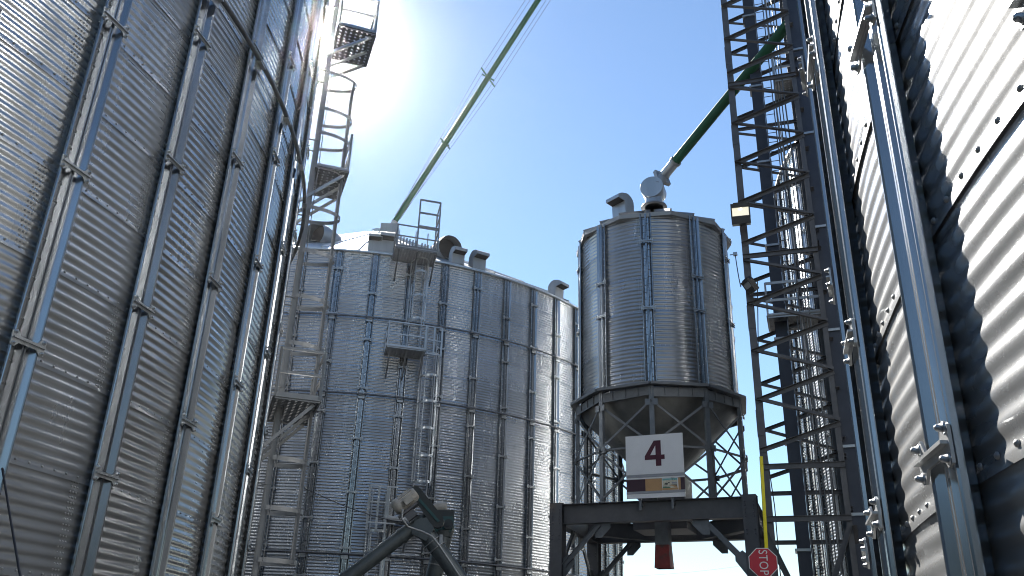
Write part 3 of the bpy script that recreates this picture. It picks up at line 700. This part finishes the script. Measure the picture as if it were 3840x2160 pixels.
def face(pa, pb, w_d, w_h, dz=0., main=False):
    pa, pb = V3(*pa, 0), V3(*pb, 0); nn = nrm(np.cross(pb-pa, (0, 0, 1)))
    for k, zt_ in enumerate(HZ):
        if zt_ > 24 and not main: continue
        b = MB(); b.channel(pa + V3(0, 0, zt_+dz), pb + V3(0, 0, zt_+dz), w_h, .05, .008, up=nn); b.build('strut', M['tower'], tw)
    for zt_ in HZ[2:]:
        za = [zt_-.12, zt_-1.27, zt_-2.47, zt_-3.66, zt_-4.82]; zb = [zt_-.69, zt_-1.89, zt_-3.08, zt_-4.27]
        seq = []
        for i in range(4): seq += [(za[i], zb[i], 0), (za[i+1], zb[i], 1)]
        for q0, q1, s in seq:
            b = MB(); b.angle(pa + V3(0, 0, q0+dz) + nn*(.012*s), pb + V3(0, 0, q1+dz) + nn*(.012*s), w_d, .007, up=nn, flip=1 if s else -1); b.build('diagonal', M['tower'], tw)
    zt_ = 4.84; mid = (pa+pb)/2
    for p in (pa, pb):
        b = MB(); b.angle(p + V3(0, 0, zt_-.15), p*.04 + mid*.96 + V3(0, 0, 2.6), w_d*1.1, .008, up=nn); b.build('diagonal', M['tower'], tw)
    for p in (pa, pb):
        b = MB(); b.angle(p + V3(0, 0, .2), p*.04 + mid*.96 + V3(0, 0, 2.5), w_d*1.1, .008, up=nn); b.build('diagonal', M['tower'], tw)
face(T1, T3, .095, .125, 0., True); face(T1, T2, .07, .075, .35); face(T2, T4, .085, .10, -.25); face(T3, T4, .08, .09, .2)
# conduits and inner ladder of the tower
er = nrm(V3(T3[0]-T1[0], T3[1]-T1[1], 0)); ek = nrm(np.cross((0, 0, 1), er))
for off, dd, r_ in ((2938, 21.2, .022), (2950, 21.3, .016), (2962, 21.3, .016), (2974, 21.2, .02)):
    p = P(off-20, 450, dd); b = MB(); pts = [V3(p[0], p[1], 3.6 + .25*math.sin(off))] + [V3(p[0] + .02*math.sin(z*.9+off), p[1], z) for z in np.arange(4.5, 24, 1.3)]
    pts = [pts[0] + er*-.35 + V3(0, 0, -.25)] + pts; b.tube(pts, r_, 7); b.build('conduit', M['leg'], tw)
p = P(2921, 450, 21.4); b = MB(); b.tube([V3(p[0] + .03*math.sin(z*2.2), p[1], z) for z in np.arange(9, 22, .4)], .017, 6); b.build('rope', M['white'], tw, 'pale frayed rope hanging among the conduits')
lp = P(2890, 450, 21.3); il = bpy.data.objects.new('inner_ladder', None); COL.objects.link(il); il.parent = tw; il.location = tuple(V3(lp[0], lp[1], .4) - wloc(tw))
b = MB()
for s in (-.12, .12): b.bar(V3(lp[0], lp[1], .4) + er*s, V3(lp[0], lp[1], 26) + er*s, .03, .03, up=ek)
b.build('side_rail', M['pipe'], il)
b = MB(); b.tube([V3(lp[0], lp[1], .6) - er*.12, V3(lp[0], lp[1], .6) + er*.12], .011, 6); repeat_up(b.build('rung', M['pipe'], il), .305, 80)
for u0, v0, zdd, ln, rl in ((2880, 1185, 21.2, 1.35, 1), (2905, 300, 21.2, .75, 1)):
    p0 = P(u0, v0, zdd); pf = bpy.data.objects.new('platform', None); COL.objects.link(pf); pf.parent = tw; pf.location = tuple(p0 - wloc(tw))
    f = MB(); grating(f, p0, er, ek, ln, 1.1, .11, .078); f.build('floor', M['dull'], pf)
    r = MB(); 
    for h in (.42, .9): r.channel(p0 + V3(0, 0, h), p0 + er*ln*1.25 + V3(0, 0, h), .07, .03, .006, up=ek)
    for a_ in (0, ln): r.bar(p0 + er*a_, p0 + er*a_ + V3(0, 0, .92), .05, .04, up=ek)
    r.bar(p0, p0 + ek*1.1, .02, .12); r.bar(p0, p0 + er*ln, .02, .12); r.build('railing', M['galv'], pf)
# bucket elevator casings
el = thing('bucket_elevator', 'pair of dark flanged elevator casings rising through the lattice tower', 'elevator', (7.2, 19.6, 0))
for az, D, w, d, zf in ((18.66, 21.6, .305, .40, [4.39, 6.95, 9.58, 12.23, 14.83, 17.4, 20, 22.6]), (22.05, 20.15, .335, .42, [4.93, 6.4, 9.15, 11.87, 14.6, 17.3, 20, 22.7])):
    c = V3(D*math.sin(R_(az)), D*math.cos(R_(az)), 0); b = MB(); dx = V3(math.cos(R_(az)), -math.sin(R_(az)), 0); dy = V3(math.sin(R_(az)), math.cos(R_(az)), 0)
    b.box(c + dy*d/2 + V3(0, 0, 13.8), w/2, d/2, 13.8, [dx, dy, (0, 0, 1)]); o = b.build('casing', M['casing'], el)
    for z in zf:
        f = MB(); f.box(c + dy*d/2 + V3(0, 0, z), w/2+.045, d/2+.045, .03, [dx, dy, (0, 0, 1)]); f.build('flange', M['galv'], o)

# thin service ladder mast behind, seen between the tower and the white silo
mb = thing('service_mast', 'galvanised service mast with perforated screens behind the right elevator casing', 'mast', (*P(3190, 1500, 25)[:2], 0))
mc = P(3195, 1450, 25.5)[:2]; md = V3(math.cos(R_(23)), -math.sin(R_(23)), 0); mk = V3(math.sin(R_(23)), math.cos(R_(23)), 0)
b = MB()
for s in (-.62, .62):
    for t in (0, .9): b.bar(V3(*mc, 0) + md*s + mk*t, V3(*mc, 22) + md*s + mk*t, .06, .06, up=mk)
b.build('post', M['tower'], mb)
b = MB()
for i, z in enumerate(np.arange(1.0, 21.5, 1.1)):
    s = 1 if i % 2 else -1
    b.bar(V3(*mc, z) - md*.62*s, V3(*mc, z+1.1) + md*.62*s, .05, .05); b.bar(V3(*mc, z) - md*.62, V3(*mc, z) + md*.62, .07, .07); b.bar(V3(*mc, z) + mk*.9 - md*.62*s, V3(*mc, z+1.1) + mk*.9 + md*.62*s, .05, .05)
b.build('lattice', M['tower'], mb)
for z in np.arange(2.0, 15, 1.1):
    b = MB(); o_ = V3(*mc, z+.12) - md*.45 + mk*.5
    for i in range(7): b.bar(o_ + md*i*.15, o_ + md*i*.15 + V3(0, 0, .78), .105, .006, up=mk)
    for i in range(6): b.bar(o_ - md*.05 + V3(0, 0, .04+i*.14), o_ + md*.95 + V3(0, 0, .04+i*.14), .006, .095)
    b.build('screen', M['galv'], mb)

# ------------------------------------------------------------------ floodlights, sensor
def flood(label, c, face, sc, lit, group):
    c = np.asarray(c, float); fy = nrm(face); fx = nrm(np.cross(fy, (0, 0, 1))); fz = np.cross(fx, fy)
    root = thing('floodlight', label, 'floodlight', tuple(c), group); b = MB()
    prof = [(-.24, -.31), (.24, -.31), (.25, .17), (.17, .30), (-.17, .30), (-.25, .17)]
    prof = [(x*sc, y*sc) for x, y in prof]
    b.prism(prof, c - fy*.20*sc, fx, fz, fy*.19*sc)
    b.box(c + fy*.01*sc + fz*.20*sc, .25*sc, .05*sc, .055*sc, [fx, fy, fz]); b.box(c + fy*.01*sc - fz*.20*sc, .25*sc, .03*sc, .11*sc, [fx, fy, fz])
    for s in (-1, 1): b.box(c + fy*.01*sc + fx*s*.235*sc, .018*sc, .03*sc, .14*sc, [fx, fy, fz])
    b.build('housing', M['black'], root)
    b = MB(); b.box(c + fy*.012*sc + fz*.028*sc, .217*sc, .012*sc, .113*sc, [fx, fy, fz]); lens = b.build('lens', M['lens'] if lit else M['greybar'], root)
    if lit:
        b = MB(); b.box(c + fy*.026*sc + fz*.10*sc, .035*sc, .004*sc, .022*sc, [fx, fy, fz]); b.build('bulb', M['bulb'], lens)
    b = MB(); b.bar(c - fy*.19*sc, c - fy*.19*sc + V3(0, 0, -.35*sc) - fy*.1*sc, .05, .03, up=fx); b.build('bracket', M['black'], root)
    return root
fl = P(2777, 798, 19.55); flood('lit square floodlight clamped to the left tower leg', fl, (-fl[0], -fl[1], -4.5), .92, True, None)
f2 = P(2806, 1072, 19.7); flood('unlit black floodlight below the lit one on the tower leg', f2, (-.9, -.2, -.6), .62, False, None)
ca = thing('sensor_box', 'small pale sensor box with a hanging cable beside the hopper bin', 'sensor', tuple(P(2757, 953, 23)))
b = MB(); c = P(2757, 953, 23); b.box(c, .055, .05, .045, [U, Vv, (0, 0, 1)]); b.box(c - U*.10, .05, .012, .012, [U, Vv, (0, 0, 1)]); b.build('housing', M['galv'], ca)
b = MB(); e0, e1 = c - V3(0, 0, .045), P(2778, 1075, 20.2); b.tube([e0 + (e1-e0)*t + V3(0, 0, -.12*math.sin(PI*t)) for t in np.linspace(0, 1, 12)], .013, 6); b.build('cable', M['cable'], ca)
b = MB(); b.tube([P(2840, 1040, 20.4), P(2846, 1500, 20.4), P(2905, 1900, 20.4), P(2930, 2200, 20.4)], .014, 6); tag(b.build('tower_cable', M['cable']), 'thin dark cable hanging down inside the tower\'s left edge', 'cable')

# ------------------------------------------------------------------ green grain spouts
def spout(label, pts, r, mat, collars, foot, yoke):
    root = thing('grain_spout', label, 'grain spout', tuple(pts[0]), 'green grain spouts')
    b = MB(); b.tube(pts, r, 20); b.build('tube', M['green'], root)
    d = nrm(np.asarray(pts[1])-pts[0]); p0 = np.asarray(pts[0], float)
    b = MB(); b.tube([p0 - d*foot, p0 + d*.02], r*1.08, 20); b.build('cushion_section', M['galv'], root)
    b = MB(); b.tube([p0 - d*.03, p0 + d*.06], r*1.25, 20); b.tube([p0 - d*foot, p0 - d*(foot-.05)], r*1.2, 20); b.build('collar', M['dull'], root)
    if yoke:
        L = np.linalg.norm(np.asarray(pts[-1])-p0); sx_ = nrm(np.cross(d, (0, 0, 1))); sy_ = np.cross(sx_, d)
        ends = {k: [] for k in range(4)}
        for f, s in yoke:
            c = p0 + d*L*f; yb = MB(); yb.tube([c - d*.05, c + d*.05], r*1.22, 16)
            for k, dr in enumerate((sx_, -sx_, nrm(sx_*.35+sy_), nrm(-sx_*.35-sy_))):
                ln = s if k < 2 else s*.45
                yb.bar(c + dr*r*.9, c + dr*ln, .07, .07, up=d); ends[k].append(c + dr*ln)
            yb.build('spreader', M['green'], root)
        for k, dr in enumerate((sx_, -sx_, nrm(sx_*.35+sy_), nrm(-sx_*.35-sy_))):
            cb = MB(); pth = [p0 + d*.3 + dr*r*1.2] + ends[k] + [p0 + d*L + dr*r*1.2]
            for i in range(len(pth)-1): cb.tube([pth[i], pth[i+1]], .012, 5)
            cb.build('stay_cable', M['cable'], root)
    return root
s0, s1 = P(1480, 832, 45.4), P(1835, 283, 42.6); s1 = s0 + (s1-s0)*2.6
f1 = np.linalg.norm(P(1667, 540, 44)-s0)/np.linalg.norm(s1-s0); f2_ = np.linalg.norm(P(1826, 287, 42.6)-s0)/np.linalg.norm(s1-s0)
spout('long green grain spout stayed by cables, running down to the far silo\'s peak', [s0, s1], .165, None, None, .75, [(f1, .62), (f2_, .98), (f2_*1.75, .98)])
b = MB(); pk = V3(*BC, BPEAK); q0 = P(1462, 876, 45.2); b.box(q0, .5, .5, .42); b.tube([q0 - V3(0, 0, .4), pk], .45, 16); b.build('fill_box', M['dull'], back)
h0, h1 = P(2532, 607, 24.2), P(2960, 85, 20.55); h1 = h0 + (h1-h0)*1.6
spout('short thick green grain spout from the tower down to the hopper bin', [h0, h1], .155, None, None, .62, None)
b = MB(); b.tube([h0 - nrm(h1-h0)*.66, dc + nrm(h1-h0)*.25], .17, 16); b.bar(h0 - nrm(h1-h0)*.68, h0 - nrm(h1-h0)*.80, .5, .5); b.build('inlet_collar', M['dull'], hop)

# ------------------------------------------------------------------ raised barrier arm with its stop sign
ba = P(2862, 2110, 18.6); bt = P(2854, 1712, 18.6)
arm = thing('barrier_arm', 'raised yellow barrier arm with a sideways red STOP sign', 'barrier', (ba[0], ba[1], 0))
b = MB(); b.box(V3(ba[0], ba[1], .55), .22, .2, .55); b.build('cabinet', M['beam'], arm)
tdir = nrm(bt-ba); b = MB(); b.bar(V3(ba[0], ba[1], 1.0), bt, .06, .05, up=(0, 1, 0)); b.build('pole', M['yellow'], arm)
sf = nrm(V3(-ba[0], -ba[1], 0)); sxr = nrm(np.cross(sf, (0, 0, 1)))*-1; sxr = nrm(np.cross((0, 0, 1), sf)); so_ = ba + sf*.05
oct_ = lambda r: [(r*math.cos(R_(22.5+45*k))/math.cos(R_(22.5)), r*math.sin(R_(22.5+45*k))/math.cos(R_(22.5))) for k in range(8)]
b = MB(); b.prism(oct_(.276), so_, sxr, (0, 0, 1), sf*.006); sg = b.build('stop_sign', M['white'], arm)
b = MB(); b.prism(oct_(.260), so_ + sf*.0075, sxr, (0, 0, 1), sf*.002); b.build('sign_face', M['red'], sg)
text_mesh('STOP', .240, 'lettering', M['white'], sg, [(0, 0, -1), sxr, sf, so_ + sf*.012], .80)

# ------------------------------------------------------------------ augers
DA = 17.0
au = thing('grain_auger', 'grey grain auger climbing from the lower left to a motor and a drooping spout', 'auger', tuple(P(1312, 2160, DA)*V3(1, 1, 0)))
pa0, pa1 = P(1312, 2160, DA), P(1556, 1972, DA); dv = nrm(pa1-pa0)
b = MB(); b.tube([pa0 - dv*3.6, pa1 + dv*.1], .137, 20); b.build('tube', M['auger'], au)
b = MB()
for k in (0.3, 1.6, 2.9): b.tube([pa1 - dv*(k+.04), pa1 - dv*(k-.04)], .152, 20)
b.build('joint_band', M['auger'], au)
hd = P(1580, 1975, DA); dd = nrm(P(1720, 2160, DA) - P(1610, 2010, DA)); b = MB()
b.tube([hd - dd*.12, hd + dd*.35], [.15, .165], 18); b.tube([hd + V3(0, 0, .02), hd + V3(0, 0, .20) - dd*.02], [.145, .10], 18)
b.prism([(-.16, -.15), (.12, -.28), (.26, -.05), (.13, .16), (-.12, .10)], hd - V3(0, .165, 0), (1, 0, 0), (0, 0, 1), (0, .33, 0))
b.build('head', M['auger'], au)
b = MB(); b.tube([hd + dd*.33, hd + dd*2.6], [.155, .15], 18); b.build('discharge_spout', M['auger'], au)
b = MB()
for k in (.36, .50): 
    c = hd + dd*k; x = nrm(np.cross(dd, (0, 1, 0))); y = np.cross(dd, x)
    b.tube([c + .172*(math.cos(t)*x + math.sin(t)*y) for t in np.linspace(0, 2*PI, 20, endpoint=False)], .012, 6, closed=True)
b.box(hd + dd*.43 + V3(.12, -.10, .08), .03, .03, .10); b.build('clamp', M['dull'], au)
m0, m1 = P(1485, 1905, DA-.2), P(1560, 1848, DA-.2); mv = nrm(m1-m0); b = MB()
b.tube([m0 - mv*.05, m0, m0 + mv*.10, m0 + mv*.11, m1 - mv*.05, m1], [.10, .155, .155, .135, .135, .11], 20)
for k in range(10):
    t = 2*PI*k/10; x = nrm(np.cross(mv, (0, 0, 1))); y = np.cross(mv, x); e_ = math.cos(t)*x + math.sin(t)*y
    b.bar(m0 + mv*.12 + e_*.14, m1 - mv*.06 + e_*.14, .012, .02, up=e_)
mo = b.build('motor', M['motor'], au)
b = MB(); b.box((m0+m1)/2 - V3(-.06, .15, .02), .085, .05, .065, [mv, V3(0, 1, 0), np.cross(mv, (0, 1, 0))]); b.build('terminal_box', M['motor'], mo)
b = MB(); b.box((m0+m1)/2 + V3(.06, -.02, -.20), .22, .12, .02, [mv, V3(0, 1, 0), np.cross(mv, (0, 1, 0))]); b.box((m0+m1)/2 + V3(.12, -.02, -.28), .10, .08, .07, [mv, V3(0, 1, 0), np.cross(mv, (0, 1, 0))]); b.build('motor_mount', M['beam'], au)
g0, g1 = P(1560, 1845, DA-.1), P(1640, 1955, DA-.1); gv = nrm(g1-g0); gx = nrm(np.cross(gv, (0, 1, 0))); b = MB()
arc_ = [(-.1*math.sin(a), .1*math.cos(a)) for a in np.linspace(0, PI, 9)]; Lg = np.linalg.norm(g1-g0)
b.prism(arc_ + [(Lg+.13*math.sin(a), -.13*math.cos(a)) for a in np.linspace(0, PI, 9)], g0 - V3(0, .09, 0), gv, gx, (0, .18, 0)); gu = b.build('belt_guard', M['belt'], au)
b = MB(); b.bar(g0 + gx*-.03 + V3(.02, -.10, -.05), g1 + gx*-.03 + V3(.06, -.10, 0), .05, .03, up=(0, 1, 0)); b.build('guard_edge', M['teal'], gu)
b = MB(); b.tube([P(1510, 1910, DA-.4), P(1507, 1945, DA-.45), P(1530, 1975, DA-.4), P(1580, 1992, DA-.35), P(1620, 2010, DA-.35), P(1650, 2050, DA-.35), P(1690, 2110, DA-.35), P(1730, 2170, DA-.35)], .02, 8); b.build('motor_cable', M['dull'], au)
a2 = thing('grain_auger', 'steeper grey auger behind the first, with a teal gearbox on top', 'auger', tuple(P(1640, 2160, DA+.8)*V3(1, 1, 0)))
D2 = DA+.8; b0, b1 = P(1625, 2170, D2), P(1664, 2015, D2); bv_ = nrm(b1-b0); b = MB()
b.tube([b0 - bv_*2.4, b1], .165, 18); b.tube([b1, b1 + V3(0, 0, .12)], [.165, .20], 18); b.build('tube', M['auger'], a2)
b = MB(); c = P(1662, 1975, D2); b.prism([(-.18, -.12), (.16, -.12), (.22, -.02), (.20, .18), (-.16, .18), (-.2, 0)], c - V3(0, .16, 0), (1, 0, 0), (0, 0, 1), (0, .32, 0)); gbx = b.build('gearbox', M['teal'], a2)
b = MB(); cc = P(1682, 1967, D2-.2); b.tube([cc - V3(0, .05, 0), cc + V3(0, .06, 0)], .10, 18); b.tube([cc - V3(0, .07, 0), cc - V3(0, .05, 0)], .05, 14); b.build('pulley', M['belt'], gbx)
b = MB(); c = P(1660, 1933, D2); b.box(c, .23, .14, .085); b.box(c + V3(.2, -.02, -.06), .03, .1, .16); b.build('guard', M['belt'], a2)
b = MB(); c = P(1652, 1905, D2); b.tube([c - V3(.15, 0, .02), c - V3(.05, 0, 0), c + V3(.13, 0, .02)], [.08, .125, .11], 16); b.build('motor', M['motor'], a2)
b = MB()
for k in (.55, 1.1):
    c = b1 - bv_*k*.5; b.tube([c - bv_*.012, c + bv_*.012], .178, 18); b.box(c + V3(.19, -.02, 0), .03, .02, .015)
b.build('clamp', M['dull'], a2)

# ------------------------------------------------------------------ loose wires
b = MB(); b.tube([P(2, 1715, 9.3), P(40, 1950, 8.6), P(100, 2300, 7.8), P(150, 2600, 7.2)], .011, 6); tag(b.build('guy_wire', M['cable']), 'thin black guy wire dropping from the shaded left silo at the lower left corner', 'wire')
b = MB(); e0, e1 = P(1140, 1830, 16.6), P(1590, 1975, 17.0); b.tube([e0 + (e1-e0)*t - V3(0, 0, .10*math.sin(PI*t)) for t in np.linspace(0, 1, 14)], .008, 5); tag(b.build('slack_wire', M['cable']), 'thin slack wire from the ladder cage across to the auger motor', 'wire')

# ------------------------------------------------------------------ volume added to imitate lens glare around the sun
hb = MB(); hb.box((0, 15, 16.6), 78, 100, 17.6)
hz = hb.build('glare_haze', M['concrete']); hz['kind'] = 'stuff'
m = bpy.data.materials.new('glare_volume'); m.use_nodes = True; n = m.node_tree.nodes; l = m.node_tree.links
n.remove(n['Principled BSDF']); pv = n.new('ShaderNodeVolumePrincipled'); pv.inputs['Color'].default_value = (.97, .98, 1, 1)
pv.inputs['Density'].default_value = .00017; pv.inputs['Anisotropy'].default_value = .972
l.new(pv.outputs[0], n['Material Output'].inputs['Volume']); hz.data.materials.clear(); hz.data.materials.append(m)

# ------------------------------------------------------------------ unseen trees added behind the camera to darken what the steel mirrors
ns = 9000; ang = rng.uniform(R_(195), R_(345), ns); rr = rng.uniform(46, 56, ns); tree = np.floor(ang*rr/5.5)
hmax = 9.0 + 2.0*np.sin(tree*12.9898) + .8*np.sin(tree*4.1); zz = hmax*rng.uniform(.04, 1, ns)**.8
cc = np.stack([rr*np.cos(ang), rr*np.sin(ang), zz], 1)
a_ = rng.normal(size=(ns, 3)); a_ /= np.linalg.norm(a_, axis=1, keepdims=True); b_ = np.cross(a_, rng.normal(size=(ns, 3))); b_ /= np.linalg.norm(b_, axis=1, keepdims=True)
sz = rng.uniform(.5, 1.3, (ns, 1)); vv = np.stack([cc-a_*sz-b_*sz*.6, cc+a_*sz-b_*sz*.6, cc+a_*sz+b_*sz*.6, cc-a_*sz+b_*sz*.6], 1).reshape(-1, 3)
tb_ = bpy.data.objects.new('treeline', fast_mesh('treeline', vv, np.arange(ns*4).reshape(-1, 4), paint('leaf_green', (.028, .04, .026), .7, .4, .5))); COL.objects.link(tb_); tb_['kind'] = 'stuff'
b = MB(); e0, e1 = P(2200, 2165, 130), P(2900, 2105, 130); b.tube([e0 + (e1-e0)*t - V3(0, 0, .5*math.sin(PI*t)) for t in np.linspace(0, 1, 10)], .010, 5); tag(b.build('power_line', M['cable']), 'faint power line crossing the sky under the portal frame', 'power line')
